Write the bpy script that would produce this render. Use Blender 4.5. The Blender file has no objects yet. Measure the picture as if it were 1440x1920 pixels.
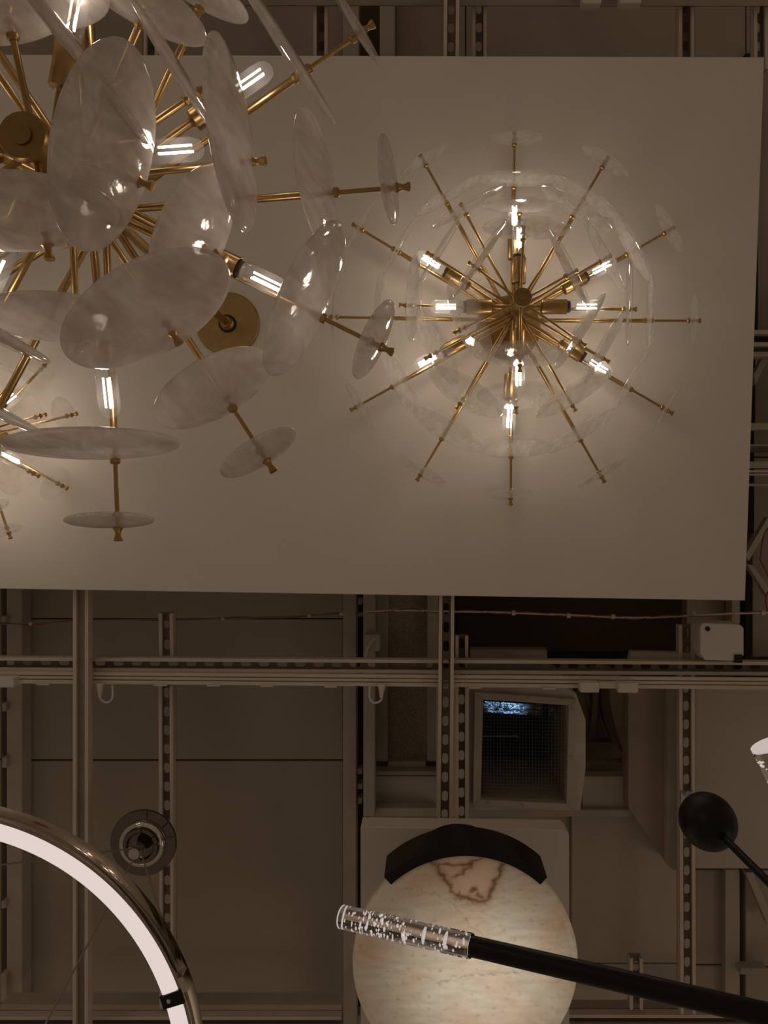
import bpy, bmesh, math, random
from mathutils import Vector, Matrix, noise
random.seed(7)
C = bpy.context.scene.collection
SC = bpy.context.scene
R = math.radians

# ------------------------------------------------------------ camera
CZ = 1.5            # camera height; it looks straight up
F = 1500.0          # focal length in pixels of the 1440x1920 frame
VX, VY = 800.0, 950.0   # where the zenith falls in the frame (lens shift)
cd = bpy.data.cameras.new('camera'); cam = bpy.data.objects.new('camera', cd); C.objects.link(cam)
cam.location = (0, 0, CZ); cam.rotation_euler = (math.pi, 0, 0)
cd.sensor_fit = 'VERTICAL'; cd.sensor_height = 36; cd.sensor_width = 27
cd.lens = 36*F/1920
cd.shift_x = (720-VX)/1920; cd.shift_y = -(960-VY)/1920
cd.clip_start = .02
SC.camera = cam

# ------------------------------------------------------------ world, exposure
w = bpy.data.worlds.new('showroom_air'); SC.world = w; w.use_nodes = True
w.node_tree.nodes['Background'].inputs[0].default_value = (.170, .1265, .090, 1)
w.node_tree.nodes['Background'].inputs[1].default_value = .72
SC.view_settings.view_transform = 'Standard'; SC.view_settings.look = 'None'
SC.view_settings.exposure = 0; SC.view_settings.gamma = 1; SC.view_settings.use_curve_mapping = False
SC.cycles.transparent_max_bounces = 40
SC.cycles.max_bounces = 10
SC.cycles.sample_clamp_indirect = 2.0
# soft daylight-less fill of the shop: two unseen area lights added low at the sides
def area(name, loc, target, size, power, col):
    l = bpy.data.lights.new(name, 'AREA'); l.size = size; l.energy = power; l.color = col
    o = bpy.data.objects.new(name, l); C.objects.link(o); o.location = loc
    o.rotation_euler = (Vector(target)-Vector(loc)).to_track_quat('-Z', 'Y').to_euler()
    return o
area('showroom_fill', (3.2, 2.2, .9), (0, 0, 3.5), 1.2, 5, (1, .86, .72))
area('showroom_fill', (-3.0, -2.6, 1.0), (0, 0, 3.5), 1.0, 4, (1, .86, .72))

# ------------------------------------------------------------ materials
def srgb(r, g, b):
    f = lambda c: (c/255/12.92) if c/255 <= .04045 else ((c/255+.055)/1.055)**2.4
    return (f(r), f(g), f(b), 1)

def mat(name, col, rough=.6, metal=0, noise_amt=0, scale=20, emit=None, bump=0, spec=.5):
    m = bpy.data.materials.new(name); m.use_nodes = True
    nt = m.node_tree; b = nt.nodes['Principled BSDF']
    b.inputs['Roughness'].default_value = rough; b.inputs['Metallic'].default_value = metal
    b.inputs['Specular IOR Level'].default_value = spec
    c = tuple(col[:3])+(1,)
    b.inputs['Base Color'].default_value = c
    if noise_amt or bump:
        tc = nt.nodes.new('ShaderNodeTexCoord'); n = nt.nodes.new('ShaderNodeTexNoise')
        n.inputs['Scale'].default_value = scale; n.inputs['Detail'].default_value = 6
        nt.links.new(tc.outputs['Object'], n.inputs['Vector'])
        if noise_amt:
            r = nt.nodes.new('ShaderNodeValToRGB')
            r.color_ramp.elements[0].position = .3; r.color_ramp.elements[1].position = .7
            r.color_ramp.elements[0].color = tuple(x*(1-noise_amt) for x in c[:3])+(1,)
            r.color_ramp.elements[1].color = tuple(min(1, x*(1+noise_amt)) for x in c[:3])+(1,)
            nt.links.new(n.outputs['Fac'], r.inputs['Fac']); nt.links.new(r.outputs['Color'], b.inputs['Base Color'])
        if bump:
            bp = nt.nodes.new('ShaderNodeBump'); bp.inputs['Strength'].default_value = bump
            bp.inputs['Distance'].default_value = .004
            nt.links.new(n.outputs['Fac'], bp.inputs['Height']); nt.links.new(bp.outputs['Normal'], b.inputs['Normal'])
    if emit:
        b.inputs['Emission Color'].default_value = tuple(emit[:3])+(1,); b.inputs['Emission Strength'].default_value = emit[3]
    return m

def glass_sheet(name, milk_lo, milk_hi, tint, scale, milk_col=(.90, .815, .775), rim_pow=5):
    """clear to milky blown glass: see-through, glossy, with swirls of white in it"""
    m = bpy.data.materials.new(name); m.use_nodes = True
    nt = m.node_tree; N = nt.nodes; L = nt.links; N.clear()
    out = N.new('ShaderNodeOutputMaterial')
    tr = N.new('ShaderNodeBsdfTransparent'); tr.inputs[0].default_value = tint
    df = N.new('ShaderNodeBsdfDiffuse'); df.inputs[0].default_value = milk_col+(1,)
    tl = N.new('ShaderNodeBsdfTranslucent'); tl.inputs[0].default_value = milk_col+(1,)
    dm = N.new('ShaderNodeMixShader'); dm.inputs[0].default_value = .5
    L.new(df.outputs[0], dm.inputs[1]); L.new(tl.outputs[0], dm.inputs[2])
    gl = N.new('ShaderNodeBsdfGlossy'); gl.inputs['Roughness'].default_value = .05
    tc = N.new('ShaderNodeTexCoord'); oi = N.new('ShaderNodeObjectInfo')
    add = N.new('ShaderNodeVectorMath'); add.operation = 'ADD'
    mul = N.new('ShaderNodeVectorMath'); mul.operation = 'SCALE'; mul.inputs['Scale'].default_value = 9
    cmb = N.new('ShaderNodeCombineXYZ')
    for k in range(3): L.new(oi.outputs['Random'], cmb.inputs[k])
    L.new(cmb.outputs[0], mul.inputs[0]); L.new(tc.outputs['Object'], add.inputs[0]); L.new(mul.outputs[0], add.inputs[1])
    mp = N.new('ShaderNodeMapping'); mp.inputs['Scale'].default_value = (scale, scale*.45, scale)
    L.new(add.outputs[0], mp.inputs['Vector'])
    n = N.new('ShaderNodeTexNoise'); n.inputs['Scale'].default_value = 1; n.inputs['Detail'].default_value = 5
    n.inputs['Distortion'].default_value = 1.6
    L.new(mp.outputs[0], n.inputs['Vector'])
    mr = N.new('ShaderNodeMapRange'); mr.inputs['From Min'].default_value = .32; mr.inputs['From Max'].default_value = .68
    mr.inputs['To Min'].default_value = milk_lo; mr.inputs['To Max'].default_value = milk_hi
    L.new(n.outputs['Fac'], mr.inputs['Value'])
    # thin streaks of denser and thinner white pulled through the glass
    mp2 = N.new('ShaderNodeMapping'); mp2.inputs['Scale'].default_value = (scale*1.3, scale*.35, scale); mp2.inputs['Rotation'].default_value = (0, 0, .5)
    L.new(add.outputs[0], mp2.inputs['Vector'])
    n2 = N.new('ShaderNodeTexNoise'); n2.inputs['Scale'].default_value = 1; n2.inputs['Detail'].default_value = 3; n2.inputs['Distortion'].default_value = 2.4
    L.new(mp2.outputs[0], n2.inputs['Vector'])
    cr = N.new('ShaderNodeValToRGB'); cr.color_ramp.elements[0].position = .35; cr.color_ramp.elements[1].position = .68
    cr.color_ramp.elements[0].color = tuple(x*.80 for x in milk_col)+(1,); cr.color_ramp.elements[1].color = tuple(min(.96, x*1.14) for x in milk_col)+(1,)
    L.new(n2.outputs['Fac'], cr.inputs['Fac']); L.new(cr.outputs[0], df.inputs[0]); L.new(cr.outputs[0], tl.inputs[0])
    m1 = N.new('ShaderNodeMixShader'); L.new(mr.outputs[0], m1.inputs[0])
    L.new(tr.outputs[0], m1.inputs[1]); L.new(dm.outputs[0], m1.inputs[2])
    # the rim: thicker glass shows more milk; this white also paints its bright edge
    lw = N.new('ShaderNodeLayerWeight'); lw.inputs['Blend'].default_value = .5
    fr = N.new('ShaderNodeFresnel'); fr.inputs['IOR'].default_value = 1.45
    bp = N.new('ShaderNodeBump'); bp.inputs['Strength'].default_value = .25; bp.inputs['Distance'].default_value = .004
    L.new(n.outputs['Fac'], bp.inputs['Height'])
    L.new(bp.outputs['Normal'], gl.inputs['Normal']); L.new(bp.outputs['Normal'], fr.inputs['Normal'])
    m2 = N.new('ShaderNodeMixShader'); sc_ = N.new('ShaderNodeMath'); sc_.operation = 'MULTIPLY'; sc_.inputs[1].default_value = .9
    pw = N.new('ShaderNodeMath'); pw.operation = 'POWER'; pw.inputs[1].default_value = rim_pow
    L.new(lw.outputs['Facing'], pw.inputs[0]); L.new(pw.outputs[0], sc_.inputs[0])
    L.new(m1.outputs[0], m2.inputs[1]); L.new(dm.outputs[0], m2.inputs[2])
    geo = N.new('ShaderNodeNewGeometry'); inv = N.new('ShaderNodeMath'); inv.operation = 'SUBTRACT'; inv.inputs[0].default_value = 1
    L.new(geo.outputs['Backfacing'], inv.inputs[1]); fm = N.new('ShaderNodeMath'); fm.operation = 'MULTIPLY'
    L.new(inv.outputs[0], fm.inputs[0]); L.new(fr.outputs[0], fm.inputs[1])
    s2 = N.new('ShaderNodeMath'); s2.operation = 'MULTIPLY'; L.new(inv.outputs[0], s2.inputs[0]); L.new(sc_.outputs[0], s2.inputs[1])
    L.new(s2.outputs[0], m2.inputs[0])
    m3 = N.new('ShaderNodeMixShader'); L.new(fm.outputs[0], m3.inputs[0])
    L.new(m2.outputs[0], m3.inputs[1]); L.new(gl.outputs[0], m3.inputs[2])
    L.new(m3.outputs[0], out.inputs[0])
    return m

def clear_glass(name, tint=(.90, .90, .90, 1), rough=.03, ior=1.6):
    m = bpy.data.materials.new(name); m.use_nodes = True
    nt = m.node_tree; N = nt.nodes; L = nt.links; N.clear()
    out = N.new('ShaderNodeOutputMaterial'); tr = N.new('ShaderNodeBsdfTransparent'); tr.inputs[0].default_value = tint
    gl = N.new('ShaderNodeBsdfGlossy'); gl.inputs['Roughness'].default_value = rough
    fr = N.new('ShaderNodeFresnel'); fr.inputs['IOR'].default_value = ior
    geo = N.new('ShaderNodeNewGeometry'); inv = N.new('ShaderNodeMath'); inv.operation = 'SUBTRACT'; inv.inputs[0].default_value = 1
    L.new(geo.outputs['Backfacing'], inv.inputs[1]); fm = N.new('ShaderNodeMath'); fm.operation = 'MULTIPLY'
    L.new(inv.outputs[0], fm.inputs[0]); L.new(fr.outputs[0], fm.inputs[1])
    mx = N.new('ShaderNodeMixShader'); L.new(fm.outputs[0], mx.inputs[0]); L.new(tr.outputs[0], mx.inputs[1])
    df = N.new('ShaderNodeBsdfTranslucent'); df.inputs[0].default_value = (.9, .9, .9, 1); m0 = N.new('ShaderNodeMixShader'); m0.inputs[0].default_value = .035
    L.new(tr.outputs[0], m0.inputs[1]); L.new(df.outputs[0], m0.inputs[2]); L.new(m0.outputs[0], mx.inputs[1])
    L.new(gl.outputs[0], mx.inputs[2]); L.new(mx.outputs[0], out.inputs[0])
    return m

def emitter(name, col, s):
    m = bpy.data.materials.new(name); m.use_nodes = True
    N = m.node_tree.nodes; N.clear(); e = N.new('ShaderNodeEmission'); o = N.new('ShaderNodeOutputMaterial')
    e.inputs[0].default_value = tuple(col)+(1,); e.inputs[1].default_value = s
    m.node_tree.links.new(e.outputs[0], o.inputs[0]); return m

BRASS = mat('brushed_brass', (.47, .315, .135), .33, 1, .10, 60)
BRASS_DK = mat('satin_brass', (.38, .25, .10), .40, 1, .12, 40)
COLLAR = mat('socket_liner', (.10, .07, .045), .5, .5)
PANEL = mat('painted_board', (.70, .64, .565), .7, 0, .03, 3)
CEIL = mat('ceiling_paint', (.43, .375, .30), .85, 0, .08, 2.5)
CEIL_B = mat('ceiling_paint_pale', (.50, .445, .37), .85, 0, .06, 2.5)
CEIL_W = mat('ceiling_paint_warm', (.37, .305, .24), .85, 0, .08, 4)
BEAM = mat('beam_paint', (.46, .40, .33), .75, 0, .08, 8)
DARK = mat('void_shade_black', (.018, .014, .010), .9)  # near-black for shade in gaps, holes and duct, and small black parts
BROWN = mat('deck_brown', (.17, .125, .08), .9, 0, .12, 3)
STRUT = mat('strut_paint', (.60, .52, .43), .55, 0, .05, 15)
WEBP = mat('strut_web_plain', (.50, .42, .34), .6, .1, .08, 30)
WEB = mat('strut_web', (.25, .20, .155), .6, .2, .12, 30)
FELT = mat('acoustic_felt', (.36, .29, .22), .95, 0, .75, 420, bump=.6)
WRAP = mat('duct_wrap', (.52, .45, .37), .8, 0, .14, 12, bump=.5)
WHITE = mat('white_plastic', (.62, .57, .50), .45)
BLACK = mat('black_metal', (.006, .0055, .0055), .38, 0, spec=.28)
BLACK_G = mat('black_lacquer', (.007, .0055, .005), .25, 0, spec=.35)
CHROME = mat('polished_nickel', (.62, .56, .50), .09, 1)
NICKEL = mat('dark_nickel', (.20, .17, .145), .06, 1)
RIMM = mat('band_nickel', (.42, .36, .31), .10, 1, .08, 200)
WIRE = mat('wire_grey', (.30, .25, .21), .5, .3)
REDW = mat('red_wire', (.30, .07, .04), .6)
STEEL = mat('galvanised_steel', (.42, .43, .45), .35, .9, .2, 80)
FOIL = mat('foil_liner', (.45, .55, .68), .22, 1, .2, 90, bump=1.0)  # blue in the base colour stands for reflected bluish light
MILKY = glass_sheet('milk_swirl_glass', .46, .76, (.93, .92, .90, 1), 14)
MILKY_T = glass_sheet('thin_milk_glass', .22, .46, (.95, .94, .92, 1), 16)
CLEARD = glass_sheet('clear_swirl_glass', .03, .15, (.985, .98, .97, 1), 18, (.92, .86, .80), 3.2)
BULB = clear_glass('bulb_glass')
FIL = emitter('led_filament', (1.0, .93, .80), 14)
FIL2 = emitter('led_filament_near', (1.0, .93, .83), 9)

# ------------------------------------------------------------ helpers
def U(px, py, d):
    """the point a ray through pixel (px,py) meets at height d above the lens"""
    return Vector(((px-VX)*d/F, (py-VY)*d/F, CZ+d))

def link(name, bm, m, parent=None, smooth=True, bev=0):
    me = bpy.data.meshes.new(name)
    bmesh.ops.recalc_face_normals(bm, faces=bm.faces[:])
    bm.to_mesh(me); bm.free()
    for mm in (m if isinstance(m, (list, tuple)) else [m]): me.materials.append(mm)
    o = bpy.data.objects.new(name, me); C.objects.link(o)
    if smooth:
        for p in me.polygons: p.use_smooth = True
        me.set_sharp_from_angle(angle=R(38))
    if bev:
        md = o.modifiers.new('bevel', 'BEVEL'); md.width = bev; md.segments = 2; md.limit_method = 'ANGLE'
    if parent is not None: o.parent = parent
    return o

def inst(name, me, parent, mtx=None):
    o = bpy.data.objects.new(name, me); C.objects.link(o); o.parent = parent
    if mtx is not None: o.matrix_local = mtx
    return o

def empty(name, loc, label, cat, group=None):
    o = bpy.data.objects.new(name, None); C.objects.link(o); o.location = loc
    o.empty_display_size = .05
    return tag(o, label, cat, group)

def tag(o, label, cat, group=None):
    o['label'] = label; o['category'] = cat
    if group: o['group'] = group
    return o

def part(name, bm, m, root, **k):
    """a part given in world coordinates, kept under an Empty standing at root.location"""
    bm.transform(Matrix.Translation(-Vector(root.location)))
    return link(name, bm, m, root, **k)

def frame(a, b):
    z = (b-a).normalized(); x = z.orthogonal().normalized()
    if abs(z.z) < .95: x = z.cross(Vector((0, 0, 1))).normalized()
    y = z.cross(x)
    return Matrix(((x.x, y.x, z.x, a.x), (x.y, y.y, z.y, a.y), (x.z, y.z, z.z, a.z), (0, 0, 0, 1)))

def lathe(bm, prof, mtx=Matrix(), seg=20, mi=0):
    """prof: list of (radius, height); closed by poles where radius is 0"""
    rings = []
    for r, h in prof:
        if r < 1e-6: rings.append([bm.verts.new(mtx @ Vector((0, 0, h)))])
        else: rings.append([bm.verts.new(mtx @ Vector((r*math.cos(2*math.pi*i/seg), r*math.sin(2*math.pi*i/seg), h))) for i in range(seg)])
    for a, b in zip(rings, rings[1:]):
        for i in range(seg):
            j = (i+1) % seg
            if len(a) == 1 and len(b) == 1: continue
            if len(a) == 1: f = bm.faces.new((a[0], b[i], b[j]))
            elif len(b) == 1: f = bm.faces.new((a[i], a[j], b[0]))
            else: f = bm.faces.new((a[i], a[j], b[j], b[i]))
            f.material_index = mi
    return bm

def rod(bm, a, b, r, seg=14, mi=0, r2=None):
    a, b = Vector(a), Vector(b); L = (b-a).length; r2 = r if r2 is None else r2
    return lathe(bm, [(0, 0), (r, 0), (r2, L), (0, L)], frame(a, b), seg, mi)

def tube(bm, pts, r, seg=8, mi=0):
    """a bent round cable through pts"""
    P = [Vector(p) for p in pts]; rings = []
    ref = Vector((.31, .17, .93))
    for i, p in enumerate(P):
        t = (P[min(i+1, len(P)-1)]-P[max(i-1, 0)]).normalized()
        x = t.cross(ref).normalized(); y = t.cross(x)
        rings.append([bm.verts.new(p+x*(r*math.cos(2*math.pi*k/seg))+y*(r*math.sin(2*math.pi*k/seg))) for k in range(seg)])
    for a, b in zip(rings, rings[1:]):
        for i in range(seg):
            bm.faces.new((a[i], a[(i+1) % seg], b[(i+1) % seg], b[i])).material_index = mi
    bm.faces.new(rings[0]); bm.faces.new(rings[-1][::-1])
    return bm

def curve_pts(pts, n=8):
    out = []
    for i in range(len(pts)-1):
        p0 = Vector(pts[max(i-1, 0)]); p1 = Vector(pts[i]); p2 = Vector(pts[i+1]); p3 = Vector(pts[min(i+2, len(pts)-1)])
        for k in range(n):
            t = k/n
            out.append(.5*((2*p1)+(p2-p0)*t+(2*p0-5*p1+4*p2-p3)*t*t+(3*p1-p0-3*p2+p3)*t**3))
    out.append(Vector(pts[-1])); return out

def prism(bm, pix, d, t, mi=0):
    """outline seen at pixels pix, its near face at height d, rising straight up by t"""
    lo = [U(x, y, d) for x, y in pix]
    a = [bm.verts.new(p) for p in lo]; b = [bm.verts.new(p+Vector((0, 0, t))) for p in lo]
    n = len(a); bm.faces.new(a).material_index = mi; bm.faces.new(b[::-1]).material_index = mi
    for i in range(n):
        bm.faces.new((a[i], b[i], b[(i+1) % n], a[(i+1) % n])).material_index = mi
    return bm

def box(bm, x0, y0, x1, y1, d, t, mi=0): return prism(bm, [(x0, y0), (x1, y0), (x1, y1), (x0, y1)], d, t, mi)

def wbox(bm, lo, hi, mi=0):
    v = [bm.verts.new((x, y, z)) for z in (lo[2], hi[2]) for y in (lo[1], hi[1]) for x in (lo[0], hi[0])]
    for q in ((0, 1, 3, 2), (4, 6, 7, 5), (0, 4, 5, 1), (2, 3, 7, 6), (0, 2, 6, 4), (1, 5, 7, 3)):
        bm.faces.new([v[i] for i in q]).material_index = mi
    return bm

def NB(): return bmesh.new()

# ------------------------------------------------------------ the setting: ceiling
def structure(o): o['kind'] = 'structure'; return o
ceil = structure(link('ceiling', box(NB(), -900, -700, 2400, 2900, 3.15, .05), BROWN, smooth=False))
def slab(name, x0, y0, x1, y1, d, m, t=.05, bev=.003, pix=None):
    b = prism(NB(), pix, d, t) if pix else box(NB(), x0, y0, x1, y1, d, t)
    return link(name, b, m, ceil, smooth=False, bev=bev)
# flat boards of the ceiling, each with its own edges (seams lie between them)
DC = 2.46
for x0, y0, x1, y1, m in (
        (-600, -500, 30, 560, CEIL_W), (-600, 562, 2, 1423, CEIL), (-600, 1426, 2, 2700, CEIL),
        (42, 560, 643, 1159, CEIL), (42, 1161, 643, 1424, CEIL), (42, 1427, 643, 1880, CEIL), (42, 1883, 643, 2700, CEIL),
        (32, -500, 268, 558, CEIL_W), (298, -500, 588, 558, CEIL_W), (614, -500, 645, 558, CEIL_W), (742, -500, 872, 558, CEIL_W),
        (874, -500, 1270, 556, CEIL_W), (1303, -500, 1398, 556, CEIL_W), (1400, -500, 2300, 640, CEIL_W),
        (674, 560, 1270, 1100, CEIL_W), (1400, 642, 2300, 856, CEIL_W), (1411, 858, 2300, 1232, CEIL_W)):
    slab('ceiling_board', x0, y0, x1, y1, DC, m)
for x0, y0, x1, y1, d, m in (
        (1303, 1284, 2300, 1629, 2.30, CEIL_B), (1303, 1631, 1388, 1808, 2.42, CEIL_W), (1303, 1811, 1388, 2700, 2.42, CEIL_W),
        (1398, 1632, 2300, 1812, 2.42, CEIL), (1398, 1815, 2300, 2700, 2.42, CEIL),
        (1072, 1519, 1279, 1806, 2.38, CEIL_B), (1072, 1808, 1279, 1903, 2.38, CEIL_B), (668, 1905, 1279, 2700, 2.38, CEIL),
        (696, 1530, 1070, 1903, 2.40, CEIL)):
    slab('ceiling_board', x0, y0, x1, y1, d, m)
# long flat beams
for x0, y0, x1, y1, d in (
        (12, 560, 41, 2700, 2.38), (643, 560, 668, 2700, 2.34), (681, 560, 703, 1532, 2.30), (705, 1105, 727, 1428, 2.40),
        (801, 1105, 822, 1428, 2.40), (643, -500, 673, 558, 2.40), (712, -500, 740, 558, 2.38), (1360, 1630, 1387, 2700, 2.39),
        (0, 1884, 640, 1900, 2.26), (1070, 1898, 1350, 1905, 2.26)):
    slab('ceiling_beam', x0, y0, x1, y1, d, BEAM, t=.06)
# near-black slabs hold the shade of slots between boards; packing pieces show in them
for x0, y0, x1, y1 in ((0, 560, 12, 2700), (668, 560, 681, 2700), (1388, 1232, 1398, 1820)):
    slab('gap_shade', x0, y0, x1, y1, 2.50, DARK, bev=0)
for x0, y0, x1, y1 in ((670, 1122, 679, 1134), (670, 1150, 680, 1156), (669, 1442, 679, 1452), (669, 1470, 680, 1480), (670, 1496, 679, 1508),
                       (2, 1155, 11, 1168), (3, 1318, 11, 1334), (3, 1420, 12, 1440), (2, 1690, 10, 1704), (1, 1826, 12, 1880), (1388, 1816, 1440, 1828)):
    slab('packing_block', x0, y0, x1, y1, 2.36, BEAM, t=.04)

# sunk acoustic strip with its frame
slab('acoustic_strip', 727, 1100, 801, 1427, 2.44, FELT, bev=0)
slab('frame_rail', 727, 1428, 799, 1445, 2.41, CEIL_B); slab('frame_rail', 703, 1446, 822, 1454, 2.37, CEIL)
slab('frame_panel', 703, 1455, 820, 1514, 2.39, CEIL_B); slab('frame_rail', 703, 1515, 820, 1532, 2.33, BEAM)

# void by the duct: its shade is put into dark slab colours
slab('duct_recess', 860, 1100, 1272, 1285, 2.95, BROWN, bev=0)
slab('recess_ledge', 882, 1218, 1026, 1240, 2.40, CEIL_W); slab('recess_ledge', 1026, 1226, 1184, 1236, 2.5, DARK)
slab('recess_board', 1288, 1120, 1370, 1236, 2.52, CEIL_W, bev=0); slab('recess_post', 1372, 1120, 1388, 1170, 2.45, BEAM)
slab('recess_board', 1096, 1392, 1180, 1430, 2.7, CEIL, bev=0)
slab('recess_rail', 1096, 1431, 1180, 1446, 2.5, CEIL)
slab('recess_board', 1092, 1456, 1180, 1514, 2.36, CEIL_B); slab('recess_board', 880, 1518, 1185, 1532, 2.34, BEAM)

# right margin: joists seen past the edge of the board
for y0, y1, d, m in ((618, 626, 2.30, STRUT), (641, 649, 2.30, STRUT), (650, 659, 2.34, WEB), (659, 669, 2.30, BEAM), (793, 806, 2.28, BEAM),
                     (833, 836, 2.28, BEAM), (836, 847, 2.36, WEB), (865, 878, 2.26, BEAM), (881, 886, 2.26, STRUT), (888, 891, 2.26, STRUT),
                     (906, 911, 2.3, BEAM)):
    slab('ceiling_joist', 1330, y0, 1900, y1, d, m, t=.04)
for x0, y0, x1, y1 in ((1398, 100, 1421, 617), (1398, 627, 1900, 640), (1398, 670, 1416, 792), (1398, 807, 1414, 1000), (1398, 1065, 1406, 1232)):
    slab('gap_shade', x0, y0, x1, y1, 2.44, DARK, bev=0)  # near-black slabs painted as the shade between joists
b = NB(); b = prism(b, [(1398, 1040), (1404, 1052), (1446, 978), (1440, 970)], 2.38, .03)
link('diagonal_strip', b, CEIL_B, ceil, smooth=False)
b = prism(NB(), [(1414, 702), (1416, 722), (1446, 660), (1440, 650)], 2.38, .03); link('diagonal_strip', b, CEIL_B, ceil, smooth=False)
b = prism(NB(), [(1401, 1058), (1412, 1060), (1446, 1108), (1440, 1120)], 2.38, .03); link('diagonal_strip', b, CEIL_B, ceil, smooth=False)

b = prism(NB(), [(1398, 1636), (1412, 1636), (1452, 1728), (1440, 1736)], 2.36, .03); link('diagonal_strip', b, BEAM, ceil, smooth=False)  # grey diagonal strip behind the oval lamp's arm
# ------------------------------------------------------------ slotted channels
def channel(p0, p1, d, label, wid=.039, h=.026, slots=True, lip=.0085, pitch=.048, sl=.028, sw=.016, off=0, cat='ceiling channel', group=None):
    a, e = U(p0[0], p0[1], d), U(p1[0], p1[1], d)
    root = empty('strut_channel', a, label, cat, group)
    L = (e-a).length; ux = (e-a).normalized(); uz = Vector((0, 0, 1)); uy = uz.cross(ux)
    M = Matrix(((ux.x, uy.x, 0, 0), (ux.y, uy.y, 0, 0), (0, 0, 1, 0), (0, 0, 0, 1)))
    t = .0025; hw = wid/2
    b = NB()
    for s in (-1, 1):
        y0, y1 = sorted((s*hw, s*(hw-t))); wbox(b, (0, y0, 0), (L, y1, h-t))
        y0, y1 = sorted((s*hw, s*(hw-lip))); wbox(b, (0, y0, -t), (L, y1, 0))
        y0, y1 = sorted((s*(hw-lip), s*(hw-lip+t))); wbox(b, (0, y0, 0), (L, y1, .008))
    b.transform(M); link('side_rail', b, STRUT, root, smooth=False)
    b = NB()
    if not slots: wbox(b, (0, -hw, h-t), (L, hw, h))
    else:
        n = max(1, int(L/pitch)); pit = L/n
        for i in range(n):
            x0 = i*pit; cx = x0+pit/2
            outer = [(x0, -hw), (cx, -hw), (x0+pit, -hw), (x0+pit, 0), (x0+pit, hw), (cx, hw), (x0, hw), (x0, 0)]
            inner = []
            for k in range(16):
                ang = -math.pi*.75+2*math.pi*k/16
                q = Vector((math.cos(ang), math.sin(ang))); cxk = (sl-sw)/2*(1 if q.x > .01 else -1 if q.x < -.01 else 0)
                inner.append((cx+cxk+q.x*sw/2, q.y*sw/2+off))
            for z in (h-t, h):
                vo = [b.verts.new((x, y, z)) for x, y in outer]; vi = [b.verts.new((x, y, z)) for x, y in inner]
                for k in range(8):
                    a0, a1 = 2*k, (2*k+2) % 16
                    try:
                        b.faces.new((vo[k], vo[(k+1) % 8], vi[a1], vi[(2*k+1) % 16], vi[a0]))
                    except ValueError: pass
                if z == h-t: keep = vi
                else:
                    for k in range(16): b.faces.new((keep[k], keep[(k+1) % 16], vi[(k+1) % 16], vi[k]))
    b.transform(M)
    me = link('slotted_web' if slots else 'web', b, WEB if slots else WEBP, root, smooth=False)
    # threaded hangers up to the ceiling
    for fr in (.01, .99):
        q = ux*(L*fr); pv = a+q; k_ = F/d; sx = VX+pv.x*k_; sy = VY+pv.y*k_
        if -60 < sx < 1500 and -60 < sy < 1980: continue
        q = ux*(L*fr); b = rod(NB(), q+Vector((0, 0, h)), q+Vector((0, 0, 3.16-d)), .004, 8)
        link('threaded_hanger', b, STEEL, root)
    return root

channel((152, 700), (151, 2300), 2.04, 'plain channel running down left side in front of long cross channel', slots=False)
channel((849, -260), (834, 1552), 2.04, 'slotted channel crossing in front of track rail, left of mesh vent')
channel((866, 1192), (866, 1545), 2.13, 'slotted channel close along left edge of mesh vent duct', wid=.034)
channel((899, -260), (899, 130), 2.13, 'dark slotted channel at top edge above right chandelier', wid=.038)
for q in ((818, 1286, 880, 1532), (1272, 1286, 1304, 1900), (300, 1284, 326, 1880)):
    slab('pale_strip', *q, 2.22, CEIL_B, t=.02)
channel((1287, 1172), (1290, 1900), 2.13, 'long slotted channel down right side behind black oval shade', wid=.041, off=-.006)
channel((1287, -260), (1287, 130), 2.13, 'slotted channel at top edge above right side of board', wid=.041, off=-.006)
channel((311, 1150), (312, 1232), 2.13, 'short slotted channel stub above track rail at left', wid=.038, off=.006)
channel((311, 1285), (313, 1890), 2.13, 'slotted channel ending behind round nickel ceiling plate', wid=.038, off=.006)
channel((283, -260), (283, 130), 2.13, 'dark slotted channel behind near chandelier at top left', wid=.038)
channel((601, -260), (601, 130), 2.13, 'slotted channel at top edge left of near chandelier tip disc', wid=.038)
channel((1425, -260), (1427, 130), 2.13, 'slotted channel at top right corner of board', wid=.038)
channel((1193, 1797), (1193, 1892), 2.20, 'short channel stub with plate just above black arm', wid=.036, off=-.005)
channel((-700, 1241), (2200, 1258), 2.09, 'long slotted cross channel carrying white track rail', wid=.036, h=.028)
channel((-700, -14), (2200, -12), 2.09, 'cross channel along top edge of picture', wid=.036)
channel((-700, 1918), (640, 1918), 2.12, 'cross channel along bottom edge at left', wid=.036)
channel((1065, 1914), (2200, 1916), 2.20, 'cross channel along bottom edge at right', wid=.036)
# stub plate on the short channel
# ------------------------------------------------------------ track rail under the cross channel
tr = empty('track_rail', U(700, 1268, 2.07), 'white track lighting rail fixed along lower edge of cross channel', 'track rail')
b = NB()
def rail_y(x): return (x-0)*12/1440
for y0, y1, t0 in ((1259, 1265, .0), (1267, 1272, .0), (1274, 1281, .0), (1259, 1281, .008)):
    prism(b, [(-700, y0+rail_y(-700)), (2200, y0+rail_y(2200)), (2200, y1+rail_y(2200)), (-700, y1+rail_y(-700))], 2.0705+t0, .008)
part('rail_body', b, STRUT, tr, smooth=False)
for x0, x1 in ((1088, 1124), (1159, 1197), (-30, 25)):
    b = box(NB(), x0, 1271+rail_y(x0), x1, 1296+rail_y(x0)-6, 2.04, .035); part('adapter_block', b, WHITE, tr, smooth=False, bev=.003)
b = box(NB(), 1124, 1280, 1159, 1291, 2.05, .02); part('adapter_bridge', b, STRUT, tr, smooth=False)
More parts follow.
